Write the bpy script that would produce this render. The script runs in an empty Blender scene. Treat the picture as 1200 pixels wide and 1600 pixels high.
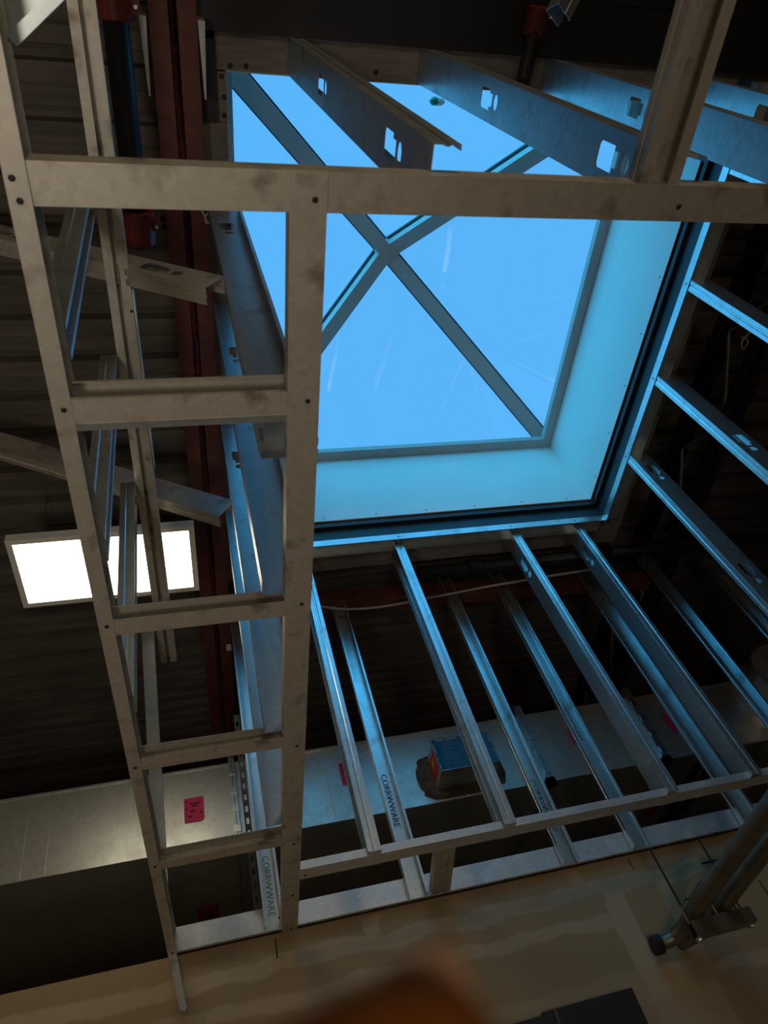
import bpy, bmesh, math, random
from mathutils import Vector, Matrix
from mathutils.geometry import tessellate_polygon
random.seed(7)
S = bpy.context.scene
C = S.collection
CAMZ = 1.6          # eye height above the floor; all builder coordinates below are measured from eye level

# ------------------------------------------------------------------ camera
cam_data = bpy.data.cameras.new('camera')
cam = bpy.data.objects.new('camera', cam_data); C.objects.link(cam)
cam_data.sensor_fit = 'VERTICAL'; cam_data.sensor_height = 36.0
cam_data.lens = 1130.276 / 1600 * 36.0
Rr = ((0.9654, -0.0900, -0.2447), (-0.0790, 0.7934, -0.6035), (0.2485, 0.6020, 0.7589))  # rows: right, down, forward
right, down, fwd = [Vector(r).normalized() for r in Rr]
M3 = Matrix((right, -down, -fwd)).transposed()
cam.matrix_world = Matrix.Translation((0, 0, CAMZ)) @ M3.to_4x4()
cam_data.clip_start = 0.005; cam_data.clip_end = 100
cam_data.dof.use_dof = True; cam_data.dof.focus_distance = 2.3; cam_data.dof.aperture_fstop = 7.5
S.camera = cam
S.view_settings.view_transform = 'Standard'; S.view_settings.look = 'None'
S.view_settings.gamma = 1.0; S.view_settings.use_curve_mapping = False
S.view_settings.exposure = 0.0

# ------------------------------------------------------------------ world: clear deep sky
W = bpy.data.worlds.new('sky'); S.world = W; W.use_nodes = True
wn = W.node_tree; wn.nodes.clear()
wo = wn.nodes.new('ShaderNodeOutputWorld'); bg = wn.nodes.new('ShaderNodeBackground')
tc = wn.nodes.new('ShaderNodeTexCoord'); sx = wn.nodes.new('ShaderNodeSeparateXYZ'); rp = wn.nodes.new('ShaderNodeValToRGB')
dt = wn.nodes.new('ShaderNodeVectorMath'); dt.operation = 'DOT_PRODUCT'; dt.inputs[1].default_value = (-.707, -.707, 0)   # sky boosted on its unseen side, added light for studs and liner
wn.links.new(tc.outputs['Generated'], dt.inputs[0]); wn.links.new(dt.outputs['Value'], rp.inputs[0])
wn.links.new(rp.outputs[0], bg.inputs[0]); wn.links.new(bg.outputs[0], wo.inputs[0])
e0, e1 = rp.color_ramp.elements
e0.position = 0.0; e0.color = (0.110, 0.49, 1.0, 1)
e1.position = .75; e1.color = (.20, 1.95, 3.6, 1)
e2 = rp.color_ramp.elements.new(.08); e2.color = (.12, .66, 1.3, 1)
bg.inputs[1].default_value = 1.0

def area(name, loc, target, sx_, sy_, power, col):
    l = bpy.data.lights.new(name, 'AREA'); l.shape = 'RECTANGLE'; l.size = sx_; l.size_y = sy_
    l.energy = power; l.color = col
    o = bpy.data.objects.new(name, l); C.objects.link(o)
    o.location = (loc[0], loc[1], loc[2] + CAMZ)
    d = Vector(target) - Vector(loc)
    o.rotation_euler = d.to_track_quat('-Z', 'Y').to_euler()
    return o
# added fill lights, all unseen: two low down and two overhead
def spot(name, loc, target, deg, power, col, rad=.15):
    l = bpy.data.lights.new(name, 'SPOT'); l.spot_size = math.radians(deg); l.spot_blend = 1.0; l.energy = power; l.color = col; l.shadow_soft_size = rad
    o = bpy.data.objects.new(name, l); C.objects.link(o); o.location = (loc[0], loc[1], loc[2] + CAMZ)
    o.rotation_euler = (Vector(target) - Vector(loc)).to_track_quat('-Z', 'Y').to_euler(); return o
spot('underside_fill', (-.72, -.15, -1.1), (-.48, 1.0, 1.6), 70, 50, (1.0, 0.88, 0.72), .2)  # unseen fill added to light the frame undersides from below
area('wall_fill', (0.1, -1.3, -0.9), (0.7, 2.4, 0.5), 0.5, 0.5, 10, (1.0, 0.80, 0.56))  # unseen fill added to warm the drywall and duct underside
area('overhead_fill', (0.9, -2.4, 2.3), (1.0, 2.2, 0.0), 1.2, 0.3, 9, (1.0, 0.80, 0.52))  # unseen overhead fill added to warm the lower right of the wall
area('overhead_fill', (-2.6, 0.6, 2.2), (-2.3, 1.0, 0.0), 1.2, 0.3, 7, (1.0, 0.84, 0.58))  # unseen overhead fill added at the left

# ------------------------------------------------------------------ materials
def nodes(m): m.use_nodes = True; return m.node_tree, m.node_tree.nodes, m.node_tree.links
def mat(name, col, rough=0.5, metal=0.0, noise=0.0, scale=20.0, bump=0.0, col2=None, spec=0.5, stretch=None, lo=.35, hi=.65):
    m = bpy.data.materials.new(name); t, N, L = nodes(m); b = N['Principled BSDF']
    b.inputs['Base Color'].default_value = (*col, 1); b.inputs['Roughness'].default_value = rough
    b.inputs['Metallic'].default_value = metal; b.inputs['Specular IOR Level'].default_value = spec
    if noise or col2:
        c = N.new('ShaderNodeTexCoord'); n = N.new('ShaderNodeTexNoise'); n.inputs['Scale'].default_value = scale; n.inputs['Detail'].default_value = 6
        if stretch:
            mp = N.new('ShaderNodeMapping'); mp.inputs['Scale'].default_value = stretch
            L.new(c.outputs['Object'], mp.inputs[0]); L.new(mp.outputs[0], n.inputs[0])
        else: L.new(c.outputs['Object'], n.inputs[0])
        r = N.new('ShaderNodeValToRGB'); L.new(n.outputs[0], r.inputs[0])
        r.color_ramp.elements[0].position = lo; r.color_ramp.elements[1].position = hi
        c2 = col2 or tuple(x * (1 - noise) for x in col)
        r.color_ramp.elements[0].color = (*c2, 1); r.color_ramp.elements[1].color = (*col, 1)
        L.new(r.outputs[0], b.inputs['Base Color'])
        if bump:
            bm_ = N.new('ShaderNodeBump'); bm_.inputs['Strength'].default_value = bump; bm_.inputs['Distance'].default_value = .004
            L.new(n.outputs[0], bm_.inputs['Height']); L.new(bm_.outputs[0], b.inputs['Normal'])
    return m
def galv(name, base=(.62, .69, .71), rough=.32, stain=(.30, .28, .25), stain_amt=.5, spangle=90, metal=.9, p0=.56, p1=.72, bump=.08):
    """zinc coating: fine spangle, faint roll lines and smudged dirt"""
    m = bpy.data.materials.new(name); t, N, L = nodes(m); b = N['Principled BSDF']
    c = N.new('ShaderNodeTexCoord')
    v = N.new('ShaderNodeTexVoronoi'); v.inputs['Scale'].default_value = spangle; L.new(c.outputs['Object'], v.inputs[0])
    n = N.new('ShaderNodeTexNoise'); n.inputs['Scale'].default_value = 14; n.inputs['Detail'].default_value = 8; L.new(c.outputs['Object'], n.inputs[0])
    r1 = N.new('ShaderNodeValToRGB'); L.new(v.outputs['Color'], r1.inputs[0])
    r1.color_ramp.elements[0].color = (*[x * .86 for x in base], 1); r1.color_ramp.elements[1].color = (*base, 1)
    r2 = N.new('ShaderNodeValToRGB'); L.new(n.outputs[0], r2.inputs[0])
    r2.color_ramp.elements[0].position = p0; r2.color_ramp.elements[1].position = p1
    r2.color_ramp.elements[0].color = (0, 0, 0, 1); r2.color_ramp.elements[1].color = (stain_amt,) * 3 + (1,)
    mx = N.new('ShaderNodeMix'); mx.data_type = 'RGBA'
    L.new(r2.outputs[0], mx.inputs[0]); L.new(r1.outputs[0], mx.inputs[6]); mx.inputs[7].default_value = (*stain, 1)
    L.new(mx.outputs[2], b.inputs['Base Color'])
    mr = N.new('ShaderNodeMapRange'); L.new(n.outputs[0], mr.inputs[0])
    mr.inputs[3].default_value = rough - .08; mr.inputs[4].default_value = rough + .14
    L.new(mr.outputs[0], b.inputs['Roughness']); b.inputs['Metallic'].default_value = metal
    bp = N.new('ShaderNodeBump'); bp.inputs['Strength'].default_value = bump; bp.inputs['Distance'].default_value = .003
    L.new(n.outputs[0], bp.inputs['Height']); L.new(bp.outputs[0], b.inputs['Normal'])
    return m
M_GALV = galv('galvanised_stud')
M_RAIL = galv('galvanised_handled', base=(.58, .55, .49), rough=.50, stain=(.17, .14, .11), stain_amt=.75, metal=.7)
M_TRACK = galv('galvanised_chalky', base=(.70, .71, .72), rough=.42, stain=(.85, .85, .82), stain_amt=.8, metal=.7)
M_DUCT = galv('duct_sheet', base=(.70, .70, .66), rough=.345, stain=(.42, .40, .36), stain_amt=.5, spangle=60, metal=.72, p0=.4, p1=.95, bump=.015)
M_SCREW = mat('screw_black', (.02, .02, .02), .5, .3)
M_BRIGHT = mat('zinc_screw', (.7, .7, .7), .3, 1.0)
M_INK = mat('ink_blue', (.07, .13, .17), .6)
M_DECK = mat('deck_painted', (.15, .135, .115), .62, 0, .35, 3, 0, None, .2, (1, 8, 1))
M_RED = mat('red_primer', (.16, .045, .038), .6, 0, .35, 25, .2)
M_REDP = mat('red_coupling', (.17, .018, .012), .45, 0, .2, 30)
M_BLACKPIPE = mat('black_pipe', (.012, .013, .016), .45, .2)
M_BEAM = mat('beam_black', (.012, .013, .018), .5, 0)  # beam paint; also stands in for shade in gaps round the well
M_CURB = mat('curb_header', (.03, .055, .065), .55, .2, .3, 9)
M_PLY = mat('raw_board', (.26, .235, .205), .85, 0, .25, 12, .2, None, .2, (1, 6, 1))
M_WHITE = mat('white_liner', (.74, .80, .76), .38, 0, .04, 3)
M_FRAME = mat('skylight_frame_paint', (.42, .42, .39), .5, 0, .06, 4)
M_GASKET = mat('gasket', (.03, .04, .04), .6)
M_ROOF = mat('roof_membrane', (.5, .5, .5), .8)
M_PAPER = mat('pink_sticker', (.78, .055, .17), .7, 0, .12, 40)
M_PRINT = mat('sticker_print', (.18, .01, .05), .7)
M_FILM = mat('blue_film', (.015, .09, .20), .22, 0, .5, 18, .8, (.03, .16, .32), .6, (3, 1, 8))
M_MASTIC = mat('grey_mastic', (.115, .095, .075), .75, 0, .5, 22, .9)
M_COND = mat('conduit_steel', (.24, .225, .17), .42, .75, .3, 18)
M_PANEL = mat('dark_panel', (.022, .022, .026), .5, 0)
M_PLASTIC = mat('light_housing', (.75, .74, .68), .5, 0)
M_CABLE = mat('flex_conduit', (.42, .40, .36), .5, .3)
M_SKIN = mat('skin', (.14, .046, .008), .9, 0, .25, 60, .2, None, .1)
M_NAIL = mat('nail', (.42, .24, .16), .35)
M_FLOOR = mat('concrete', (.50, .44, .36), .8, 0, .25, 3, .1)
M_GREEN = mat('green_lens', (.03, .25, .2), .3)

def emis(name, col, st):
    m = bpy.data.materials.new(name); t, N, L = nodes(m); N.clear()
    e = N.new('ShaderNodeEmission'); o = N.new('ShaderNodeOutputMaterial'); e.inputs[0].default_value = (*col, 1); e.inputs[1].default_value = st
    L.new(e.outputs[0], o.inputs[0]); return m
M_LIGHT = emis('lit_diffuser', (1.0, .90, .66), 6.5)

def glass():
    m = bpy.data.materials.new('skylight_glass'); t, N, L = nodes(m); N.clear()
    o = N.new('ShaderNodeOutputMaterial'); mx = N.new('ShaderNodeMixShader'); tr = N.new('ShaderNodeBsdfTransparent'); g = N.new('ShaderNodeBsdfGlossy')
    tr.inputs[0].default_value = (.985, .995, 1, 1); g.inputs['Roughness'].default_value = .02; mx.inputs[0].default_value = .035
    L.new(tr.outputs[0], mx.inputs[1]); L.new(g.outputs[0], mx.inputs[2]); L.new(mx.outputs[0], o.inputs[0]); return m
M_GLASS = glass()

def drywall():
    """taped board: lighter joint-compound bands with ragged edges, laid out in the wall's own x / z"""
    m = bpy.data.materials.new('taped_drywall'); t, N, L = nodes(m); b = N['Principled BSDF']
    c = N.new('ShaderNodeTexCoord'); n = N.new('ShaderNodeTexNoise'); n.inputs['Scale'].default_value = 7; n.inputs['Detail'].default_value = 8
    L.new(c.outputs['Object'], n.inputs[0])
    sp = N.new('ShaderNodeSeparateXYZ'); L.new(c.outputs['Object'], sp.inputs[0])
    def math_(op, a, b_=None, cc=None):
        k = N.new('ShaderNodeMath'); k.operation = op
        for i, v in enumerate((a, b_, cc)):
            if v is None: continue
            if isinstance(v, (int, float)): k.inputs[i].default_value = v
            else: L.new(v, k.inputs[i])
        return k.outputs[0]
    w = math_('MULTIPLY', math_('SUBTRACT', n.outputs[0], .5), .075)
    X = math_('ADD', sp.outputs['X'], w); Z = math_('ADD', sp.outputs['Z'], w)
    def box(x0, x1, z0, z1, amt):
        # distance outside of a rectangle -> soft mask
        dx = math_('SUBTRACT', math_('ABSOLUTE', math_('SUBTRACT', X, (x0 + x1) / 2)), (x1 - x0) / 2)
        dz = math_('SUBTRACT', math_('ABSOLUTE', math_('SUBTRACT', Z, (z0 + z1) / 2)), (z1 - z0) / 2)
        d = math_('MAXIMUM', dx, dz)
        k = N.new('ShaderNodeMapRange'); L.new(d, k.inputs[0]); k.inputs[1].default_value = .004; k.inputs[2].default_value = -.006
        k.inputs[3].default_value = 0; k.inputs[4].default_value = amt
        return k.outputs[0]
    bands = [(-3, 1.62, .885, .935, .8), (-.1, 1.24, .79, .835, .7), (1.21, 1.29, .56, .90, .8), (1.41, 1.47, .60, .90, .6),
             (.40, .46, .93, .985, .7), (1.12, 1.17, .93, .985, .6), (-2, 1.38, .52, .66, .45), (1.22, 1.45, .2, .66, .6), (1.40, 2.4, .585, .625, .7),
             (-.5, .4, .68, .735, .5), (-3, -.1, .80, .83, .6)]
    acc = None
    for bb in bands:
        o = box(*bb); acc = o if acc is None else math_('MAXIMUM', acc, o)
    n2 = N.new('ShaderNodeTexNoise'); n2.inputs['Scale'].default_value = 3.0; n2.inputs['Detail'].default_value = 5; L.new(c.outputs['Object'], n2.inputs[0])
    f = math_('MULTIPLY', acc, math_('ADD', math_('MULTIPLY', n2.outputs[0], .8), .6))
    mx = N.new('ShaderNodeMix'); mx.data_type = 'RGBA'; mx.clamp_factor = True; L.new(f, mx.inputs[0])
    mx.inputs[6].default_value = (.33, .235, .13, 1); mx.inputs[7].default_value = (.46, .355, .23, 1)
    L.new(mx.outputs[2], b.inputs['Base Color']); b.inputs['Roughness'].default_value = .9
    return m
M_WALL = drywall()
M_WALL2 = mat('plain_wall', (.30, .26, .19), .9)

# ------------------------------------------------------------------ mesh helpers
def up(v): return Vector((v[0], v[1], v[2] + CAMZ))
def link(name, bm, m, parent=None, origin=None, smooth=False):
    """bm in eye-level coordinates -> one mesh object whose origin is 'origin' (or its parent's place)"""
    bmesh.ops.recalc_face_normals(bm, faces=bm.faces[:])
    if parent is not None: org = Vector(parent['_o'])
    elif origin is not None: org = up(origin)
    else:
        vs = [v.co for v in bm.verts]
        org = Vector(((min(v.x for v in vs) + max(v.x for v in vs)) / 2, (min(v.y for v in vs) + max(v.y for v in vs)) / 2, min(v.z for v in vs))) + Vector((0, 0, CAMZ))
    for v in bm.verts: v.co = v.co + Vector((0, 0, CAMZ)) - org
    me = bpy.data.meshes.new(name); bm.to_mesh(me); bm.free()
    for mm in (m if isinstance(m, (list, tuple)) else [m]): me.materials.append(mm)
    if smooth:
        for p in me.polygons: p.use_smooth = True
    o = bpy.data.objects.new(name, me); C.objects.link(o)
    if parent is not None: o.parent = parent
    else: o.location = org
    o['_o'] = tuple(org)
    return o
def tag(o, label=None, cat=None, group=None, kind=None):
    if label: o['label'] = label
    if cat: o['category'] = cat
    if group: o['group'] = group
    if kind: o['kind'] = kind
    return o
def empty(name, loc, label=None, cat=None, group=None, kind=None):
    o = bpy.data.objects.new(name, None); C.objects.link(o); o.location = up(loc); o.empty_display_size = .05
    o['_o'] = tuple(up(loc)); return tag(o, label, cat, group, kind)
def box(bm, a, b):
    x0, y0, z0 = a; x1, y1, z1 = b
    v = [bm.verts.new(p) for p in ((x0, y0, z0), (x1, y0, z0), (x1, y1, z0), (x0, y1, z0), (x0, y0, z1), (x1, y0, z1), (x1, y1, z1), (x0, y1, z1))]
    for f in ((0, 3, 2, 1), (4, 5, 6, 7), (0, 1, 5, 4), (1, 2, 6, 5), (2, 3, 7, 6), (3, 0, 4, 7)): bm.faces.new([v[i] for i in f])
def prism(bm, pts0, pts1):
    a = [bm.verts.new(p) for p in pts0]; b = [bm.verts.new(p) for p in pts1]; n = len(a)
    bm.faces.new(a[::-1]); bm.faces.new(b)
    for i in range(n): bm.faces.new((a[i], a[(i + 1) % n], b[(i + 1) % n], b[i]))
def thicken(line, t):
    """closed outline of an open polyline of sheet thickness t, with mitred bends"""
    P = [Vector(p) for p in line]; n = len(P); nr = []
    for i in range(n):
        ds = []
        if i > 0: ds.append((P[i] - P[i - 1]).normalized())
        if i < n - 1: ds.append((P[i + 1] - P[i]).normalized())
        ns = [Vector((-d.y, d.x)) for d in ds]
        k = sum(ns, Vector((0, 0))).normalized(); k = k / max(.35, k.dot(ns[0])); nr.append(k)
    return [P[i] + nr[i] * t / 2 for i in range(n)] + [P[i] - nr[i] * t / 2 for i in reversed(range(n))]
def sweep(bm, line, p0, p1, u, v, t=.0014):
    o = thicken(line, t); p0 = Vector(p0); p1 = Vector(p1); u = Vector(u); v = Vector(v)
    A = [p0 + u * q.x + v * q.y for q in o]; B = [p1 + u * q.x + v * q.y for q in o]
    n = len(A); k = n // 2
    a = [bm.verts.new(p) for p in A]; b = [bm.verts.new(p) for p in B]
    for i in range(n): bm.faces.new((a[i], a[(i + 1) % n], b[(i + 1) % n], b[i]))
    for vs in (a, b):
        for i in range(k - 1): bm.faces.new((vs[i], vs[i + 1], vs[n - 2 - i], vs[n - 1 - i]))
def knock(cs, cw):
    """stud punch-out: long slot with a shouldered end, and a small oval beside it (s = along stud, w = across web)"""
    a = [(-.030, -.012), (-.026, -.017), (.012, -.017), (.012, -.011), (.026, -.011), (.026, .010), (.014, .010), (.014, .017), (-.026, .017), (-.030, .012)]
    h1 = [(cs + s, cw + w) for s, w in a]
    h2 = [(cs + .043 + .010 * math.cos(q), cw + .013 * math.sin(q)) for q in [i * math.pi / 8 for i in range(16)]]
    h1 = [(2 * cs - a_, b_) for a_, b_ in h1]; h2 = [(2 * cs - a_, b_) for a_, b_ in h2]   # the small oval sits below the slot
    return [h1, h2]
def plate(bm, L, W, holes, p0, d, u, nrm, t=.0014):
    """web sheet from s 0..L, w 0..W with holes"""
    p0 = Vector(p0); d = Vector(d); u = Vector(u); nrm = Vector(nrm)
    loops = [[(0, 0), (L, 0), (L, W), (0, W)]] + holes
    flat = [q for l in loops for q in l]
    tri = tessellate_polygon([[Vector((x, y, 0)) for x, y in l] for l in loops])
    V = []
    for sgn in (-.5, .5): V.append([bm.verts.new(p0 + d * x + u * y + nrm * t * sgn) for x, y in flat])
    for a, b_, c_ in tri:
        for k in (0, 1):
            try: bm.faces.new((V[k][a], V[k][b_], V[k][c_]))
            except ValueError: pass
    i = 0
    for l in loops:
        n = len(l)
        for j in range(n):
            bm.faces.new((V[0][i + j], V[0][i + (j + 1) % n], V[1][i + (j + 1) % n], V[1][i + j]))
        i += n
def cstud(bm, p0, p1, u, v, W_, F, lip=.007, holes=(), groove=.002, wgroove=False):
    """C stud: web of width W_ along u at v=0, flanges F deep along v, lips; holes = distances along the stud"""
    p0 = Vector(p0); p1 = Vector(p1); u = Vector(u).normalized(); v = Vector(v).normalized(); d = (p1 - p0); L = d.length; d = d / L
    u = (u - d * u.dot(d)).normalized(); v = (v - d * v.dot(d)); v = (v - u * v.dot(u)).normalized()
    g = groove
    hs = []
    for s in holes: hs += [[(s + (a - s) * 1.3, W_ / 2 + (b_ - W_ / 2) * 1.3) for a, b_ in h] for h in knock(s, W_ / 2)]
    if hs: plate(bm, L, W_, hs, p0, d, u, v)
    elif wgroove:
        sweep(bm, [(0, 0), (W_ * .28, 0), (W_ * .32, .0025), (W_ * .36, 0), (W_ * .64, 0), (W_ * .68, .0025), (W_ * .72, 0), (W_, 0)], p0, p1, u, v)
    else: sweep(bm, [(0, 0), (W_, 0)], p0, p1, u, v)
    for s, w0 in ((1, 0), (-1, W_)):
        fl = [(w0, 0), (w0, F * .36), (w0 + s * g, F * .43), (w0 + s * g, F * .57), (w0, F * .64), (w0, F), (w0 + s * lip, F)]
        sweep(bm, fl, p0, p1, u, v)
def tube(bm, pts, r, n=12, cap=True):
    P = [Vector(p) for p in pts]; rings = []
    prev = None
    for i, p in enumerate(P):
        d = ((P[min(i + 1, len(P) - 1)] - P[max(i - 1, 0)])).normalized()
        a = d.orthogonal().normalized() if prev is None else (prev - d * prev.dot(d)).normalized()
        prev = a; b = d.cross(a); rr = r[i] if isinstance(r, (list, tuple)) else r
        rings.append([bm.verts.new(p + a * rr * math.cos(2 * math.pi * k / n) + b * rr * math.sin(2 * math.pi * k / n)) for k in range(n)])
    for i in range(len(rings) - 1):
        for k in range(n): bm.faces.new((rings[i][k], rings[i][(k + 1) % n], rings[i + 1][(k + 1) % n], rings[i + 1][k]))
    if cap: bm.faces.new(rings[0][::-1]); bm.faces.new(rings[-1])
def NB(): return bmesh.new()
def screw(parent, p, n, r=.0042, m=None):
    """pan-head screw seated on a sheet at p, head pointing along n"""
    n = Vector(n).normalized(); p = Vector(p); bm = NB()
    tube(bm, [p, p + n * .0012, p + n * .0022], [r, r, r * .55], 10)
    return link('screw', bm, m or M_SCREW, parent)
def smooth_path(pts, it=3):
    P = [Vector(p) for p in pts]
    for _ in range(it):
        q = [P[0]]
        for i in range(len(P) - 1): q += [P[i] * .75 + P[i + 1] * .25, P[i] * .25 + P[i + 1] * .75]
        q.append(P[-1]); P = q
    return P
def text_part(parent, txt, size, loc, xdir, ydir, m=None, name='printed_text'):
    cu = bpy.data.curves.new(name, 'FONT'); cu.body = txt; cu.size = size; cu.resolution_u = 2; cu.fill_mode = 'FRONT'
    tmp = bpy.data.objects.new(name, cu); C.objects.link(tmp)
    dg = bpy.context.evaluated_depsgraph_get(); me = bpy.data.meshes.new_from_object(tmp.evaluated_get(dg))
    C.objects.unlink(tmp); bpy.data.objects.remove(tmp)
    x = Vector(xdir).normalized(); y = Vector(ydir).normalized(); z = x.cross(y)
    R = Matrix((x, y, z)).transposed()
    for v in me.vertices: v.co = R @ v.co + up(loc) - Vector(parent['_o'])
    me.materials.clear(); me.materials.append(m or M_INK)
    o = bpy.data.objects.new(name, me); C.objects.link(o); o.parent = parent; o['_o'] = parent['_o']; return o

X_, Y_, Z_ = Vector((1, 0, 0)), Vector((0, 1, 0)), Vector((0, 0, 1))

# ================================================================== SETTING
RX0, RX1, RY0, RY1 = .18, 1.85, .29, 1.978       # skylight opening
DZ = 2.60                                           # underside of the deck
XA, XB, YA, YB = -4.0, 5.0, -3.5, 4.4
def struct(name, bm, m): return tag(link(name, bm, m), kind='structure')
bm = NB(); box(bm, (XA, YA, -1.7), (XB, YB, -1.6)); struct('floor', bm, M_FLOOR)
bm = NB(); box(bm, (XA - .1, YA, -1.6), (XA, YB, 2.7)); struct('wall_left', bm, M_WALL2)
bm = NB(); box(bm, (XB, YA, -1.6), (XB + .1, YB, 2.7)); struct('wall_right', bm, M_WALL2)
bm = NB(); box(bm, (XA, YA - .1, -1.6), (XB, YA, 2.7)); struct('wall_rear', bm, M_WALL2)
bm = NB(); box(bm, (XA, YB, -1.6), (XB, YB + .1, 2.7)); struct('wall_back', bm, M_WALL2)
# lower partition of taped drywall that stops level with the framing
bm = NB(); box(bm, (XA, 2.424, -1.6), (XB, 2.54, .998)); wf = link('wall_front', bm, M_WALL, None, (0, 0, -CAMZ + 0)); 
wf.data.transform(Matrix.Translation((0, 0, -CAMZ))); wf.location = (0, 0, CAMZ); wf['kind'] = 'structure'; wf['_o'] = (0, 0, CAMZ)
def mark(a, b, w):
    bm = NB(); a = Vector(a); b = Vector(b); d = (b - a).normalized(); n = Vector((d.z, 0, -d.x)) * w / 2
    prism(bm, [a - n, b - n, b + n, a + n], [p + Vector((0, -.0008, 0)) for p in (a - n, b - n, b + n, a + n)])
    return link('pencil_line', bm, M_SCREW, wf)
wy = 2.4239
for a, b, w in (((1.363, wy, .985), (1.368, wy, .945), .003), ((.127, wy, .984), (.126, wy, .927), .004),
                ((1.62, wy, .915), (1.745, wy, .915), .006), ((1.775, wy, .965), (1.80, wy, .965), .006), ((1.79, wy, .82), (1.79, wy, .70), .004)): mark(a, b, w)

# corrugated roof deck, ribs along x, with the opening cut out
def deck_line(y0, y1):
    pts = []; pitch = .156; k = math.floor(y0 / pitch)
    prof = [(0, 0), (.054, 0), (.056, .004), (.061, .004), (.063, 0), (.110, 0), (.116, .044), (.150, .044), (.156, 0)]
    while k * pitch < y1 + pitch:
        for a, h in prof: pts.append((k * pitch + a, h))
        k += 1
    out = []
    for a, h in pts:
        if a < y0 or a > y1: continue
        if out and a - out[-1][0] < 1e-6: continue
        out.append((a, h))
    out = [(y0, out[0][1])] + out + [(y1, out[-1][1])] if out[0][0] > y0 + 1e-5 else out + [(y1, out[-1][1])]
    o2 = [out[0]]
    for q in out[1:]:
        if q[0] - o2[-1][0] > 1e-4: o2.append(q)
    return o2
bm = NB()
for (x0, x1, y0, y1) in ((XA, RX0 - .052, YA, YB), (RX1 + .052, XB, YA, YB), (RX0 - .052, RX1 + .052, YA, RY0 - .052), (RX0 - .052, RX1 + .052, RY1 + .052, YB)):
    sweep(bm, deck_line(y0, y1), (x0, 0, DZ), (x1, 0, DZ), Y_, Z_, .002)
    box(bm, (x0, y0, DZ + .05), (x1, y1, DZ + .12))
struct('ceiling', bm, M_DECK)

# raw board packing round the opening
def trim(n, a, b, m=M_PLY):
    bm = NB(); box(bm, a, b); return struct('trim_%d' % n, bm, m)
t1 = trim(1, (.150, .190, 2.45), (2.06, .284, 2.50)); t2 = trim(2, (.098, .42, 2.45), (.176, 2.26, 2.50)); t3 = trim(3, (1.885, .286, 2.45), (2.06, 2.26, 2.50)); t4 = trim(4, (.178, 1.995, 2.45), (1.883, 2.26, 2.50))
t5 = trim(5, (.152, .288, 2.45), (.178, .418, 2.50))
for o, pts in ((t1, [(.19, .272), (.235, .270), (.62, .262), (1.5, .27)]), (t5, [(.165, .30), (.170, .352), (.168, .40)])):
    for x, y in pts: screw(o, (x, y, 2.45), (0, 0, -1), .0075)

# ================================================================== SKYLIGHT
sk = empty('window_1', ((RX0 + RX1) / 2, (RY0 + RY1) / 2, 2.463), 'square pyramid skylight of four clear glass panes over a white lined well', 'skylight', kind='structure')
ZL, ZT = 2.463, 2.935
t = .004; t2 = .05
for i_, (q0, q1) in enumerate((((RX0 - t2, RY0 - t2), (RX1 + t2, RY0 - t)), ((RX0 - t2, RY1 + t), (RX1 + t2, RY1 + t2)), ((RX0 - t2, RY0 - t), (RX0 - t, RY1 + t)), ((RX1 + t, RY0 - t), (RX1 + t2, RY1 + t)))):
    bm = NB(); box(bm, (q0[0], q0[1], 2.502), (q1[0], q1[1], ZT - .001)); link('roof_curb', bm, M_BEAM, sk)  # curb coloured black so the gap behind the liner stays dark
for nm, q0, q1 in (('a', (RX0 - t, RY0 - t), (RX1 + t, RY0)), ('b', (RX0 - t, RY1), (RX1 + t, RY1 + t)), ('c', (RX0 - t, RY0), (RX0, RY1)), ('d', (RX1, RY0), (RX1 + t, RY1))):
    bm = NB(); box(bm, (q0[0], q0[1], ZL), (q1[0], q1[1], ZT)); ln = link('well_liner', bm, M_WHITE, sk)
    if nm in 'bd':
        for k in range(7):
            f = (k + .5) / 7
            p = (RX0 + f * (RX1 - RX0), RY1, ZL + .02) if nm == 'b' else (RX1, RY0 + f * (RY1 - RY0), ZL + .02)
            screw(ln, p, (0, -1, 0) if nm == 'b' else (-1, 0, 0), .0032)
fw = .052
bm = NB()
box(bm, (RX0 - .05, RY0 - .05, ZT), (RX1 + .05, RY0 + fw, ZT + .03)); box(bm, (RX0 - .05, RY1 - fw, ZT), (RX1 + .05, RY1 + .05, ZT + .03))
box(bm, (RX0 - .05, RY0 + fw, ZT), (RX0 + fw, RY1 - fw, ZT + .03)); box(bm, (RX1 - fw, RY0 + fw, ZT), (RX1 + .05, RY1 - fw, ZT + .03))
link('base_frame', bm, M_FRAME, sk)
AP = Vector((1.005, 1.133, 3.475)); zb = ZT + .03
cor = [Vector((RX0 + .02, RY0 + .02, zb)), Vector((RX1 - .02, RY0 + .02, zb)), Vector((RX1 - .02, RY1 - .02, zb)), Vector((RX0 + .02, RY1 - .02, zb))]
for i, c_ in enumerate(cor):
    d = (AP - c_).normalized(); s = d.cross(Z_).normalized(); n = s.cross(d).normalized()
    if n.z < 0: n = -n
    hw = .034
    bm = NB(); q = [c_ - s * hw, c_ + s * hw, c_ + s * hw + n * .045, c_ - s * hw + n * .045]; e = AP - c_
    prism(bm, q, [p + e for p in q]); hb = link('hip_bar', bm, M_FRAME, sk)
    bm = NB(); q = [c_ - s * .042 + n * .058, c_ + s * .042 + n * .058, c_ + s * .042 + n * .070, c_ - s * .042 + n * .070]
    prism(bm, q, [p + e for p in q]); link('cap_strip', bm, M_GASKET, hb)
bm = NB(); tube(bm, [AP - Z_ * .02, AP + Z_ * .06], [.05, .06], 16); link('apex_hub', bm, M_FRAME, sk)
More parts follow.
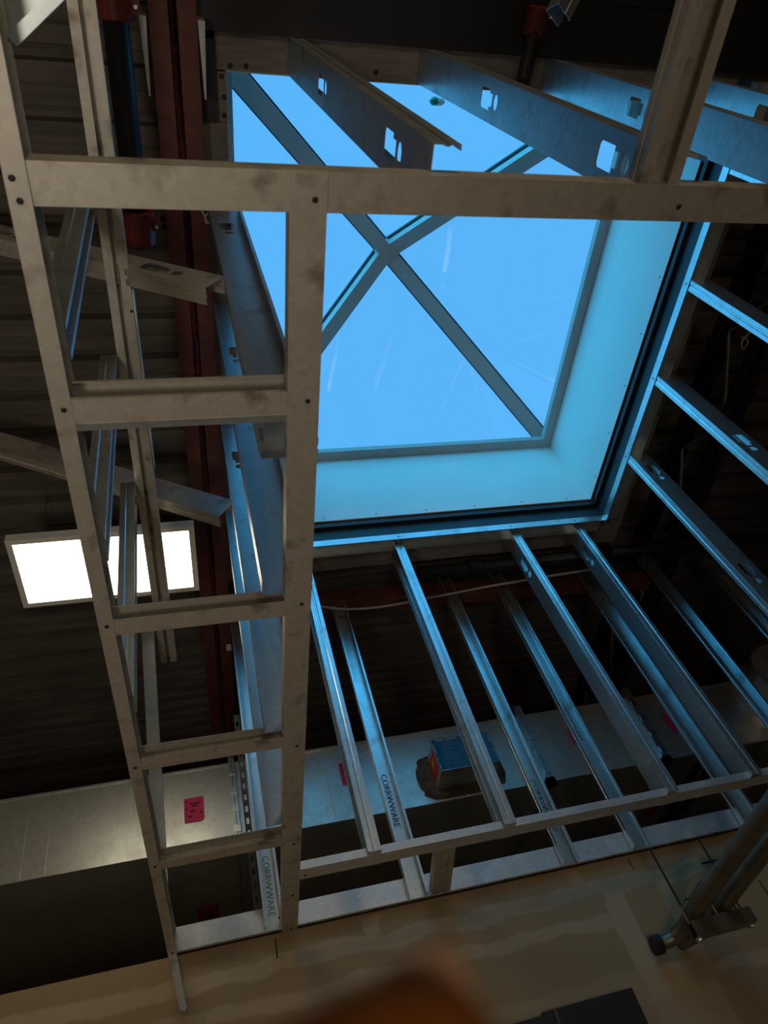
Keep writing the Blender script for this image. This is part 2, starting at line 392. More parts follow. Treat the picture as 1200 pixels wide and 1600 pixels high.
for i in range(4):
    a, b_ = cor[i], cor[(i + 1) % 4]; n = (b_ - a).cross(AP - a).normalized()
    if n.z < 0: n = -n
    bm = NB(); q = [a + n * .048, b_ + n * .048, AP + n * .048]; prism(bm, q, [p + n * .006 for p in q]); link('glass_pane', bm, M_GLASS, sk)
# small latch hanging inside the glass
o = empty('roof_clip', (1.0, .395, 2.96), 'tiny green and white clip hanging under the glass beside the second hole-punched stud', 'clip')
bm = NB(); tube(bm, [(1.0, .395, 3.02), (1.0, .397, 2.985)], .006, 8); link('stem', bm, M_PLASTIC, o)
for sgn, mm in ((-1, M_GREEN), (1, M_PLASTIC)):
    bm = NB(); tube(bm, [(1.0 + sgn * .003, .398, 2.98), (1.0 + sgn * .018, .398, 2.975), (1.0 + sgn * .030, .398, 2.972)], [.016, .015, .004], 10); link('wing', bm, mm, o)
bm = NB(); box(bm, (1.856, .29, 2.4285), (1.90, 2.03, 2.4495)); struct('trim_6', bm, M_BEAM)  # black strip painting the shade in the gap below the liner
bm = NB(); box(bm, (.18, 1.984, 2.4285), (1.852, 2.024, 2.4495)); struct('trim_7', bm, M_BEAM)  # the same painted gap shade along the far side
# steel header below the liner and bright track hanging under it (two sides)
HX, HY = 1.875, 2.005
bm = NB(); box(bm, (HX, .20, 2.365), (HX + .05, HY + .05, 2.428)); hd = tag(link('header_beam', bm, M_CURB), 'dark blue steel header along the right edge of the skylight well', 'header')
for k in range(26):
    y = .42 + k * .062
    bm = NB(); tube(bm, [(HX + .004, y, 2.430), (HX - .014 + random.uniform(-.004, .004), y + random.uniform(-.006, .006), 2.440)], [.0035, .002], 6); link('screw_tip', bm, M_BRIGHT, hd)
bm = NB(); box(bm, (.16, HY, 2.365), (HX - .002, HY + .05, 2.428)); tag(link('header_beam', bm, M_CURB), 'dark blue steel header along the far edge of the well above the row of upright studs', 'header')
bm = NB(); sweep(bm, [(0, -.034), (0, 0), (.064, 0), (.064, -.034)], (HX - .002, .2, 2.362), (HX - .002, HY + .02, 2.362), X_, Z_)
tr1 = tag(link('top_track', bm, M_GALV), 'bright blue-lit top track down the right side of the skylight', 'track')
bm = NB(); sweep(bm, [(0, -.034), (0, 0), (.064, 0), (.064, -.034)], (.17, HY + .0, 2.362), (HX - .004, HY + .0, 2.362), Y_, Z_)
tr2 = tag(link('top_track', bm, M_GALV), 'bright blue-lit top track along the far side of the skylight over four studs', 'track')

# ================================================================== STEEL OVER THE DECK LINE
def angle_pair(bm, x0, x1, y0, y1, z, gap):
    xm = (x0 + x1) / 2
    sweep(bm, [(x0, 0), (xm - gap, 0), (xm - gap, .05)], (0, y0, z), (0, y1, z), X_, Z_, .005)
    sweep(bm, [(x1, 0), (xm + gap, 0), (xm + gap, .05)], (0, y0, z), (0, y1, z), X_, Z_, .005)
def joist(name, x0, x1, y0, y1, z, gap, mbot, label, ph=0, pitch=.6, mrod=None):
    o = empty(name, ((x0 + x1) / 2, (y0 + y1) / 2, z), label, 'joist')
    bm = NB(); angle_pair(bm, x0, x1, y0, y1, z, gap); link('bottom_chord', bm, mbot, o)
    bm = NB(); sweep(bm, [(x0, 0), ((x0 + x1) / 2 - gap, 0), ((x0 + x1) / 2 - gap, -.045)], (0, y0, DZ - .004), (0, y1, DZ - .004), X_, Z_, .005)
    sweep(bm, [(x1, 0), ((x0 + x1) / 2 + gap, 0), ((x0 + x1) / 2 + gap, -.045)], (0, y0, DZ - .004), (0, y1, DZ - .004), X_, Z_, .005); link('top_chord', bm, mbot, o)
    xm = (x0 + x1) / 2; y = y0 + ph; k = 0
    while y < y1 - pitch:
        for a, b_ in (((y, z + .03), (y + pitch * .4, DZ - .03)), ((y + pitch * .4, DZ - .03), (y + pitch, z + .03))):
            bm = NB(); tube(bm, [(xm, a[0], a[1]), (xm, b_[0], b_[1])], .009, 8); link('web_rod', bm, mrod or mbot, o)
        y += pitch
    return o
joist('bar_joist', -.022, .100, -1.2, 4.2, 2.35, .014, M_RED, 'red primed open-web joist with paired chords running left of the skylight')
joist('bar_joist', 2.30, 2.42, .2, 4.2, 2.35, .02, M_BEAM, 'black open-web joist with zigzag rods right of the skylight', .1, .62, M_GALV)
bm = NB()
for z in (2.415, 2.56): box(bm, (.10, -.36, z), (4.6, .188, z + .02))
box(bm, (.10, -.10, 2.43), (4.6, -.08, 2.56)); box(bm, (.10, .02, 2.405), (4.6, .035, 2.415))
tag(link('roof_beam', bm, M_BEAM), 'near-black roof beam running across above the punched studs', 'beam')
bm = NB(); box(bm, (.098, .21, 2.43), (.150, .415, 2.449)); tag(link('gap_shade_plate', bm, M_BEAM), 'small black plate standing in for the dark gap at the upper left corner of the skylight well', 'plate')  # black sheet painting the shade of an open gap in the boards
bm = NB(); sweep(bm, [(0, .06), (0, 0), (.075, 0), (.075, .06)], (.22, 2.32, 2.33), (2.28, 2.44, 2.33), Y_, Z_, .005)
tag(link('cross_beam', bm, M_RED), 'dull red steel channel crossing in the dark behind the upright studs', 'beam')
# sprinkler pipes
o = empty('sprinkler_pipe', (-.098, .2, 2.17), 'fat black sprinkler pipe with red couplings above the left framing', 'pipe')
bm = NB(); tube(bm, [(-.098, -.9, 2.2), (-.098, .66, 2.2)], .031, 20); link('pipe_run', bm, M_BLACKPIPE, o, smooth=True)
for yc in (.135, .64):
    bm = NB(); tube(bm, [(-.098, yc - .034, 2.2), (-.098, yc - .03, 2.2), (-.098, yc + .03, 2.2), (-.098, yc + .034, 2.2)], [.034, .046, .046, .034], 20); cp = link('coupling', bm, M_REDP, o)
    for sg in (-1, 1):
        bm = NB(); box(bm, (-.098 + sg * .046 - .014, yc - .016, 2.178), (-.098 + sg * .046 + .014, yc + .016, 2.216)); link('coupling_ear', bm, M_REDP, cp)
        bm = NB(); tube(bm, [(-.098 + sg * .05, yc, 2.160), (-.098 + sg * .05, yc, 2.225)], .005, 8); link('bolt', bm, M_BRIGHT, cp)
bm = NB(); tube(bm, [(-.098, .66, 2.2), (-.098, .695, 2.2), (-.098, .712, 2.2)], [.044, .044, .02], 20); link('end_cap', bm, M_REDP, o)
o = empty('sprinkler_pipe', (1.7, 2.19, 2.28), 'black sprinkler pipe crossing behind the tops of the upright studs', 'pipe')
bm = NB(); tube(bm, [(.95, 2.195, 2.3), (4.2, 2.195, 2.3)], .030, 16); link('pipe_run', bm, M_BLACKPIPE, o, smooth=True)
for xc in (1.22, 1.90):
    bm = NB(); tube(bm, [(xc - .035, 2.195, 2.3), (xc - .03, 2.195, 2.3), (xc + .03, 2.195, 2.3), (xc + .035, 2.195, 2.3)], [.03, .043, .043, .03], 16); link('coupling', bm, M_BLACKPIPE, o)
o = empty('sprinkler_drop', (1.08, .15, 2.2), 'thin black drop pipe with a dark red fitting in front of the raw board', 'pipe')
bm = NB(); tube(bm, [(1.085, .13, 2.40), (.955, .235, 2.13)], .021, 14); link('pipe_run', bm, M_BLACKPIPE, o)
bm = NB(); tube(bm, [(1.08, .06, 2.385), (1.08, .13, 2.395)], .032, 14); link('tee_fitting', bm, M_REDP, o)
bm = NB(); tube(bm, [(1.12, .06, 2.375), (1.12, .085, 2.375)], .010, 8); link('bolt', bm, M_BRIGHT, o)
# flexible conduit sagging behind the studs
bm = NB(); tube(bm, smooth_path([(.50, 2.32, 2.28), (.62, 2.36, 2.28), (.80, 2.37, 2.28), (1.12, 2.33, 2.28), (1.42, 2.27, 2.25), (1.9, 2.24, 2.25)]), .0065, 8)
tag(link('flexible_conduit', bm, M_CABLE, smooth=True), 'pale flexible conduit sagging behind the upright studs', 'cable')
bm = NB(); tube(bm, smooth_path([(2.29, 1.05, 2.37), (2.25, 1.08, 2.34), (2.22, 1.11, 2.33), (2.25, 1.15, 2.33), (2.28, 1.11, 2.35), (2.24, 1.10, 2.36)]), .004, 6)
tag(link('tie_wire', bm, M_CABLE, smooth=True), 'small loop of wire on the black open-web joist between two right-hand studs', 'wire')
bm = NB(); box(bm, (.078, 2.565, 2.3435), (.100, 2.605, 2.3465)); tag(link('paper_tag', bm, M_PLASTIC), 'tiny torn white tag on the underside of the red joist', 'tag')
bm = NB(); cstud(bm, (.955, .040, 2.0), (1.05, -.08, 2.1), Z_, X_, .04, .05, lip=.006); tag(link('hanger_bracket', bm, M_GALV), 'small galvanised bracket poking in at the top edge beside the drop pipe', 'bracket')
# two short blue straps beside the red joist
for x, l in ((-.034, 'pale strap on the left flank of the red joist'), (.112, 'pale strap between the red joist and the black plate')):
    bm = NB(); prism(bm, [(x - .012, .16, 2.30), (x + .006, .16, 2.30), (x, .34, 2.30), (x - .004, .34, 2.30)], [(x - .012, .16, 2.45), (x + .006, .16, 2.45), (x, .34, 2.45), (x - .004, .34, 2.45)])
    tag(link('hanger_strap', bm, M_GALV), l, 'strap')
# tie wire end by the left studs
bm = NB(); tube(bm, smooth_path([(.045, .60, 2.33), (.075, .625, 2.32), (.095, .655, 2.30), (.10, .66, 2.26), (.085, .65, 2.27), (.10, .64, 2.31)]), .0028, 6)
tag(link('tie_wire', bm, M_CABLE, smooth=True), 'curled end of tie wire beside the red joist under the wide crossing track', 'wire')

# ================================================================== LIGHT FIXTURE
o = empty('light_panel', (-.332, 1.84, 2.13), 'glowing rectangular light panel behind the left hand framing', 'light')
lx0, lx1, ly0, ly1 = -.634, -.030, 1.694, 1.990
bm = NB(); box(bm, (lx0 + .008, ly0 + .008, 2.134), (lx1 - .008, ly1 - .008, 2.142)); link('diffuser', bm, M_LIGHT, o)
bm = NB(); e = .012
for a, b_ in (((lx0 - e, ly0 - e), (lx1 + e, ly0 + .008)), ((lx0 - e, ly1 - .008), (lx1 + e, ly1 + e)), ((lx0 - e, ly0 + .008), (lx0 + .008, ly1 - .008)), ((lx1 - .008, ly0 + .008), (lx1 + e, ly1 - .008))):
    box(bm, (a[0], a[1], 2.13), (b_[0], b_[1], 2.165))
link('housing_frame', bm, M_PLASTIC, o)
bm = NB(); box(bm, (lx0, ly0, 2.145), (lx1, ly1, 2.164)); link('housing_back', bm, M_PLASTIC, o)
for x in (lx0 + .05, lx1 - .05):
    bm = NB(); tube(bm, [(x, 1.84, 2.164), (x, 1.84, 2.6)], .002, 6); link('hanger_wire', bm, M_BRIGHT, o)

# ================================================================== DUCT
DY, DB, DT, DYB = 2.93, 1.60, 1.96, 4.05
du = empty('air_duct', (.4, 3.3, DB), 'large rectangular galvanised air duct crossing behind the studs with pink stickers', 'duct')
seams = [-2.6, -1.6, .055, 1.465, 2.08, 3.6]
for i in range(len(seams) - 1):
    bm = NB(); dz = .0 if i % 2 else .002
    box(bm, (seams[i] + .002, DY + dz, DB + dz), (seams[i + 1] - .002, DYB, DT - dz)); link('duct_section', bm, M_DUCT, du)
for x in seams[1:-1]:
    big = x > 1; wdt = .020 if big else .012; pr_ = .034 if big else .024; tp = .045 if big else .02
    fl = None
    for sg in (-1, 1):
        x0 = x + sg * .0012; x1 = x + sg * wdt; a_, b_ = min(x0, x1), max(x0, x1)
        bm = NB(); box(bm, (a_, DY - pr_, DB - pr_), (b_, DY + .001, DT + tp)); box(bm, (a_, DY - pr_, DB - pr_), (b_, DYB, DB + .001)); fo = link('joint_flange', bm, M_GALV, du)
        fl = fl or fo
    for k in range(4):
        bm = NB(); box(bm, (x - .014, DY - pr_ - .006, DB + .02 + k * .09), (x + .014, DY - pr_ + .002, DB + .05 + k * .09)); link('clip', bm, M_BRIGHT, fl)
for x0, x1 in ((2.295, 2.335), (2.375, 2.430)):
    bm = NB(); box(bm, (x0, DY - .002, DB - .012), (x1, DYB, DB - .001)); link('dark_gasket', bm, M_BEAM, du)
for x in (-.69, -.385, -.50, -.78, .47, 1.07):    # light standing seams
    bm = NB(); box(bm, (x - .0035, DY - .004, DB), (x + .0035, DY + .001, DT)); box(bm, (x - .0035, DY, DB - .004), (x + .0035, DYB, DB + .001)); link('standing_seam', bm, M_DUCT, du)
bm = NB(); box(bm, (-2.6, DY - .006, DB - .006), (3.6, DY + .004, DB + .004)); link('edge_fold', bm, M_DUCT, du)
bm = NB(); box(bm, (-2.6, DY - .004, DT - .004), (3.6, DY + .006, DT + .006)); link('edge_fold', bm, M_DUCT, du)
# round spin-in collar at the right
bm = NB(); cx_, cz_ = 2.90, 1.84; tube(bm, [(cx_, DY + .01, cz_), (cx_, DY - .01, cz_), (cx_, DY - .012, cz_), (cx_, DY - .20, cz_)], [.215, .215, .19, .185], 40); col = link('round_collar', bm, M_DUCT, du, smooth=False)
bm = NB(); tube(bm, [(cx_, DY - .07, cz_), (cx_, DY - .08, cz_), (cx_, DY - .09, cz_)], [.19, .196, .19], 40); link('bead', bm, M_DUCT, col)
# pink inspection stickers
def sticker(x, z, w, h, lab, face='front', y=None, skew=0):
    bm = NB()
    if face == 'front':
        Y = DY - .0035; pts = [(x - w / 2, Y, z - h / 2), (x + w / 2 - .01, Y, z - h / 2), (x + w / 2, Y, z - h / 2 + .01), (x + w / 2, Y, z + h / 2), (x - w / 2, Y, z + h / 2)]; off = Vector((0, .001, 0))
        pts = [(a + skew * (c - z), b, c) for a, b, c in pts]
    else:
        Z = DB - .0035; pts = [(x - w / 2, y - h / 2, Z), (x + w / 2, y - h / 2, Z), (x + w / 2, y + h / 2, Z), (x - w / 2, y + h / 2, Z)]; off = Vector((0, 0, .001))
    prism(bm, pts, [Vector(p) + off for p in pts]); s = tag(link('sticker', bm, M_PAPER), lab, 'sticker')
    bm = NB()
    for r_, (a, b_) in enumerate(((-.42, -.30), (-.18, .34), (-.10, .22), (-.42, -.34), (-.2, .05), (.28, .40), (-.30, -.12))):
        f = .36 - r_ * .105
        if face == 'front':
            zz = z + f * h; box(bm, (x + a * w + skew * f * h, DY - .0045, zz - .004), (x + b_ * w + skew * f * h, DY - .0036, zz + .004))
        else:
            yy = y + f * h; box(bm, (x + a * w, yy - .005, DB - .0045), (x + b_ * w, yy + .005, DB - .0036))
    link('printed_lines', bm, M_PRINT, s); return s
sticker(-.115, 1.768, .082, .112, 'bright pink square sticker on the warm lit duct panel between the left framing')
sticker(.572, 1.815, .085, .11, 'pink sticker half hidden behind the nearest upright stud on the blue lit duct')
sticker(1.722, 1.80, .10, .085, 'sliver of pink sticker behind the third printed stud on the duct')
sticker(2.25, 1.782, .085, .115, 'pink sticker with a clipped corner on the dark right part of the duct')
sticker(-.096, 0, .095, .13, 'dull crimson sticker with a yellow smear on the duct underside at the left', 'under', 3.51)
sticker(2.165, 0, .09, .12, 'small red sticker on the duct underside beside the dark joint at the right', 'under', 3.43)
# take-off box with blue film and mastic round it
tb = empty('duct_takeoff', (1.07, 2.85, 1.645), 'short square duct take-off sealed with blue film and grey mastic', 'duct take-off')
bx0, bx1, bz0, bz1, by = .935, 1.205, 1.645, 1.80, 2.765
bm = NB()
for a, b_ in (((bx0, by, bz0), (bx1, DY - .004, bz0 + .004)), ((bx0, by, bz1 - .004), (bx1, DY - .004, bz1)), ((bx0, by, bz0 + .004), (bx0 + .004, DY - .004, bz1 - .004)), ((bx1 - .004, by, bz0 + .004), (bx1, DY - .004, bz1 - .004))): box(bm, a, b_)
link('collar', bm, M_DUCT, tb)
bm = NB(); nx, nz = 14, 9; vv = []
for i in range(nx + 1):
    for j in range(nz + 1):
        e_ = min(i, nx - i, j, nz - j); d_ = 0 if e_ == 0 else .006 + .005 * random.random()
        vv.append(bm.verts.new((bx0 - .002 + (bx1 - bx0 + .004) * i / nx, by - .002 + d_, bz0 - .002 + (bz1 - bz0 + .004) * j / nz)))
for i in range(nx):
    for j in range(nz): a = i * (nz + 1) + j; bm.faces.new((vv[a], vv[a + 1], vv[a + nz + 2], vv[a + nz + 1]))
link('blue_film', bm, M_FILM, tb, smooth=True)
bm = NB(); box(bm, (bx0 - .0015, by + .02, bz0 + .03), (bx0 - .0005, by + .14, bz1 - .03)); lb = link('warning_label', bm, mat('label_red', (.6, .05, .03), .5), tb); lb['label'] = 'red label with a yellow patch'
bm = NB(); box(bm, (bx0 - .0025, by + .055, bz0 + .07), (bx0 - .0016, by + .10, bz1 - .05)); link('yellow_patch', bm, mat('label_yellow', (.75, .45, .03), .5), lb)
bm = NB(); N_ = 40; ring0 = []; ring1 = []; ctr = []
for k in range(N_):
    q = 2 * math.pi * k / N_; ce, se = math.cos(q), math.sin(q)
    ex = math.copysign(abs(ce) ** .55, ce); ez = math.copysign(abs(se) ** .55, se)
    rx = .205 + random.uniform(-.008, .008); rz = .118 + random.uniform(-.006, .006)
    px, pz = 1.075 + ex * rx, max(1.604, 1.720 + ez * rz)
    ring0.append(bm.verts.new((px, DY - .001, pz))); ring1.append(bm.verts.new((1.075 + ex * (rx - .02), DY - .016, max(1.61, 1.720 + ez * (rz - .015)))))
    ctr.append(bm.verts.new((1.07 + ex * .136, DY - .028, 1.722 + ez * .079)))
for k in range(N_):
    l = (k + 1) % N_; bm.faces.new((ring0[k], ring0[l], ring1[l], ring1[k])); bm.faces.new((ring1[k], ring1[l], ctr[l], ctr[k]))
bm.faces.new(ctr); link('mastic_ring', bm, M_MASTIC, tb)

# ================================================================== CEILING-LEVEL LADDER FRAME (z = 1.0 above eye)
def track(name, p0, p1, u, W_, leg, label, m=M_RAIL, v=Z_, screws=()):
    bm = NB(); sweep(bm, [(0, leg), (0, 0), (W_, 0), (W_, leg)], p0, p1, u, v)
    o = tag(link(name, bm, m), label, 'track')
    for s in screws: screw(o, (s[0], s[1], p0[2] - .0007), (0, 0, -1))
    return o
# left rail, its far end running down the drywall
bm = NB(); sweep(bm, [(.026, 0), (0, 0), (0, .062), (.026, .062)], (-.1905, -.75, 1.0), (-.1905, 2.418, 1.0), X_, Z_)
lr = tag(link('side_rail', bm, M_RAIL), 'long dirty grey side rail at the far left of the ladder frame', 'track')
for q in ((-.178, .268), (-.182, .242), (-.176, .556), (-.177, 1.006), (-.177, 1.45), (-.177, 1.885), (-.177, 2.40)): screw(lr, (q[0], q[1], .9993), (0, 0, -1))
bm = NB(); prism(bm, [(-.1905, 2.405, .999), (-.166, 2.405, .999), (-.1415, 2.405, .845), (-.149, 2.405, .838), (-.160, 2.405, .845)], [(-.1905, 2.423, .999), (-.166, 2.423, .999), (-.1415, 2.423, .845), (-.149, 2.423, .838), (-.160, 2.423, .845)])
link('bent_tail', bm, M_RAIL, lr)
rr = track('side_rail', (.149, .2235, .9965), (.149, 2.418, .9965), X_, .049, .034, 'broad right side rail of the ladder frame standing out against the skylight',
           screws=[(.182, .256), (.180, .556), (.180, 1.0), (.179, 1.46), (.179, 1.90), (.179, 2.19), (.177, 2.405)])
bd = track('cross_track', (-.163, .2225, 1.0), (1.75, .2225, 1.0), Y_, .0505, .034, 'long stained crossing track spanning the full width in front of the skylight',
           screws=[(.738, .252)])
# rungs: C sections lying on their sides, open toward the near side
for i, (yn, yf, h, fl, lab) in enumerate(((.541, .582, .056, 1, 'ladder rung nearest the long crossing track, open channel showing'),
                                   (.993, 1.032, .034, 0, 'second ladder rung from the crossing track, level with the light panel'),
                                   (1.425, 1.464, .034, 0, 'third ladder rung from the crossing track, above the pink sticker'),
                                   (1.868, 1.906, .034, 0, 'fourth ladder rung from the crossing track, over the duct edge'))):
    bm = NB(); W_ = h
    sweep(bm, [(.0, .0), (yf - yn, 0), (yf - yn, h), (.0, h)] if not fl else [(0, .006), (0, 0), (yf - yn, 0), (yf - yn, h), (0, h), (0, h - .006)], (-.166, yn, 1.001), (.151, yn, 1.001), Y_, Z_)
    o = tag(link('ladder_rung', bm, M_RAIL), lab, 'framing')
    if i == 0:
        bm = NB(); sweep(bm, [(0, 0), (.012, .0)], (-.164, yf - .001, 1.0005), (.151, yf - .001, 1.0005), Y_, Z_, .0014); link('turned_lip', bm, M_GALV, o)
# spreader track end clip on left rail by the crossing track
bm = NB(); sweep(bm, [(0, 0), (.012, .004), (.012, .03)], (-.166, .222, 1.0005), (-.166, .274, 1.0005), X_, Z_); tag(link('clip_angle', bm, M_GALV), 'small blue-lit clip in the corner of the left rail and crossing track', 'clip')
# back track on top of the drywall
bm = NB(); sweep(bm, [(-.012, .0), (0, 0), (0, .0735), (.020, .0735)], (-.170, 2.412, 1.0005), (3.2, 2.412, 1.0005), Y_, Z_)
bt = tag(link('bottom_track', bm, M_TRACK), 'chalky long track fixed along the top of the drywall', 'track')
for x in (.45, .90, 1.31, 1.73): screw(bt, (x, 2.405, .9995), (0, 0, -1), .004)
# mid member
mm_ = track('middle_track', (.200, 2.053, .9985), (3.2, 2.047, .9985), Y_, .056, .0235, 'long smudged middle track carrying the feet of the front studs', M_TRACK,
            screws=[(.215, 2.09)])
bm = NB(); cstud(bm, (.613, 2.08, 1.004), (.643, 2.415, 1.004), X_, Z_, .062, .030, holes=(), wgroove=True); 
tag(link('blocking_stud', bm, M_RAIL), 'short blocking stud between the middle track and the drywall track', 'stud')
# post-like runner at upper right, open side down
bm = NB(); cstud(bm, (.661, -.75, 1.034), (.661, .2235, 1.034), X_, -Z_, .066, .032, lip=.018); tag(link('runner_stud', bm, M_RAIL), 'open grey channel running up past the right end of the crossing track', 'stud')
# diagonal brace top left
bm = NB(); d_ = Vector((.77, -.64, .0)).normalized(); p = Vector((-.168, .121, 1.085)); cstud(bm, p + d_ * .012, p + d_ * .60, d_.cross(Z_), -Z_, .092, .030, lip=.013); tag(link('diagonal_brace', bm, M_GALV), 'blue-tinted diagonal brace crossing the top left corner', 'brace')

# ================================================================== LEFT SIDE WALL OF THE SOFFIT
for i, (y1, y0t, lab) in enumerate(((.508, .500, 'leaning blue-edged stud rising from the left rail beside the first rung'), (.905, .905, 'thin blue-edged stud in front of the light panel, rising from the left rail'),
                             (1.345, 1.30, 'thin dark stud crossing the middle of the light panel'))):
    bm = NB(); cstud(bm, (-.201, y1 - .056, 1.064), (-.206, y0t - .056, 1.80), Y_, X_, .056, .038, lip=.010)
    tag(link('steel_stud', bm, M_GALV), lab, 'stud')
bm = NB(); cstud(bm, (-.200, 2.10, 1.064), (-.212, 1.83, 1.80), X_, Y_, .036, .030, lip=.006); tag(link('steel_stud', bm, M_GALV), 'gleaming warm lit stud hanging below the light panel down past the fourth rung', 'stud')
bm = NB(); cstud(bm, (-.166, -.8, 1.832), (-.166, 2.02, 1.832), X_, -Z_, .052, .032, lip=.020, groove=.003); up1 = tag(link('upper_runner', bm, M_RAIL), 'long upper runner from the top edge past the light panel, cut ragged at its end', 'track')
bm = NB(); box(bm, (-.112, .68, 1.80), (-.108, 1.2, 1.83)); link('bright_lip', bm, M_GALV, up1)
for a, b_ in ((.985, .99), ): screw(up1, (-.118, .735, 1.7995), (0, 0, -1), .004)
# two sloping kickers
for (xr, zr, sl, y0, kn, lab) in ((.058, 1.675, .69, .630, (.10,), 'punched sloping brace meeting the first left-hand well stud'), (.062, 1.765, .66, 1.365, (), 'long sloping brace crossing above the light panel')):
    p0 = Vector((xr, y0, zr)); L_ = 1.10; ca = 1 / math.sqrt(1 + sl * sl); p1 = p0 + Vector((-L_ * ca, 0, L_ * ca * sl))
    if p1.z > 2.5: p1 = p0 + (p1 - p0) * ((2.5 - p0.z) / (p1.z - p0.z))
    bm = NB(); cstud(bm, p0, p1, Vector((sl, 0, 1)), Y_, .088, .040, holes=[.16, .62] if kn else (), groove=.003); tag(link('kicker_brace', bm, M_RAIL), lab, 'brace')

# ================================================================== UPRIGHT STUDS
TXT = 'CORRWWARE   CORRWWARE'
def stud(p0, p1, u, v, w, f, lab, holes=(), wg=False, txt=None, lip=.007, grp=None):
    bm = NB(); cstud(bm, p0, p1, u, v, w, f, lip=lip, holes=holes, wgroove=wg)
    o = link('steel_stud', bm, M_GALV); tag(o, lab, 'stud', grp); return o
ztop = 2.361
# front row under the far edge of the skylight: depth along y, seen flange faces -y
stud((.435, 2.033, .9995), (.438, 2.033, ztop), Y_, -X_, .084, .038, 'front stud at the left end of the row, just right of the broad side rail')
stud((.860, 2.033, .9995), (.866, 2.033, ztop), Y_, -X_, .084, .038, 'front stud passing in front of the blue-film duct take-off')
stud((1.392, 2.033, .9995), (1.388, 2.033, ztop), Y_, X_, .084, .038, 'front stud with warm silver foot, second from the right of the front row', holes=(1.15,))
stud((1.714, 2.033, .9995), (1.712, 2.033, ztop), Y_, X_, .084, .038, 'widest looking front stud, brilliant blue, nearest the right corner of the skylight', holes=(1.18,))
for x in (.442, .868, 1.405, 1.733): screw(tr2, (x - .02, HY - .0007, 2.345), (0, -1, 0), .0035)
# tabs of the stud feet resting in the middle track already part of the studs
# back row standing on the drywall track: web faces -y, flanges forward
def back(x0, x1, lab, txt, zt=1.46, z1=2.44, m=1):
    o = stud((x0, 2.407, 1.002), (x0 + .003, 2.402, z1), X_, -Y_, x1 - x0, .032, lab)
    if txt:
        text_part(o, txt, .032, (x0 + .018, 2.4030, zt), (0, 0, -1), (1, 0, 0))
    screw(o, ((x0 + x1) / 2, 2.4055, 1.03), (0, -1, 0), .003, M_BRIGHT)
    return o
back(.562, .624, 'back stud with printed lettering beside the short blocking stud', 'CORRWWARE')
back(1.113, 1.168, 'back stud with printed lettering between the take-off box and the duct flange', 'CORRWWARE', 1.33)
back(1.385, 1.443, 'back stud with printed lettering above the red sticker under the duct', 'CORRWWARE', 1.66)
back(1.845, 1.915, 'dark back stud overlapping the brilliant blue front stud', None)
back(2.235, 2.300, 'dim back stud in front of the round duct collar', None)
back(2.580, 2.645, 'faint back stud in the darkness at the right edge', None)
# right wall of the well
for i, (y1, lab, hs) in enumerate(((1.676, 'right-hand stud nearest the lower right corner of the skylight', (.55, 1.20)), (1.288, 'right-hand stud with a visible punched hole, midway down the skylight side', (.82, .30)),
                            (.888, 'right-hand stud highest below the crossing track', (.30,)), (.472, 'right-hand stud just above the crossing track at the corner', ()))):
    o = stud((1.876, y1 - .038, 1.0), (1.876, y1 - .038, ztop), X_, Y_, .090, .038, lab, holes=hs)
    screw(tr1, (HX - .0027, y1 - .018, 2.345), (-1, 0, 0), .0035)
# left wall of the well: webs face -y
for i, (y, zb_, lab, hs) in enumerate(((.662, 1.0, 'dark left well stud cut off between the first two rungs', (1.25,)), (.970, 1.0, 'broad blue left well stud ending behind the second rung', (1.05,)),
                                (1.398, 1.0, 'broad blue left well stud ending at the third rung', (1.13,)), (1.795, 1.0, 'pale grey left well stud ending at the fourth rung', ()))):
    stud((.106, y, zb_), (.104, y, 2.44), X_, -Y_, .094, .034, lab, holes=hs)
o = stud((.098, 2.407, 1.002), (.10, 2.407, 2.44), X_, -Y_, .060, .032, 'printed back stud in the corner of the drywall track and right side rail')
text_part(o, 'CORRWWARE', .030, (.116, 2.4055, 1.24), (0, 0, -1), (1, 0, 0)); screw(o, (.146, 2.4055, 1.035), (0, -1, 0), .003)
# slotted black strip beside the corner stud
bm = NB(); plate(bm, .75, .022, [[(.02 + .045 * k, .006), (.043 + .045 * k, .006), (.043 + .045 * k, .016), (.02 + .045 * k, .016)] for k in range(16)], (.072, 2.40, 1.07), (0, 0, 1), (1, 0, 0), (0, 1, 0), .0015)
tag(link('slotted_strip', bm, M_SCREW), 'slotted black strap hanging beside the printed corner stud', 'strap')
# near (upper) wall: big webs in the y-z plane facing left
for x0, zb_, lab, hs, dx in ((.351, 1.036, 'dark punched stud hanging loose over the middle of the skylight', (.22, .86), .0), (.747, 1.036, 'second punched stud sweeping across the upper right of the skylight', (.21, .82), .0),
                     (1.160, 1.036, 'third punched stud, pale blue, right of the open channel', (.24, .83), .0), (1.575, 1.036, 'fourth punched stud, only its blue web showing at the right edge', (.27, .86), .0)):
    stud((x0, .1895, zb_), (x0 + .003, .1895, 2.45), Y_, X_, .093, .040, lab, holes=hs)

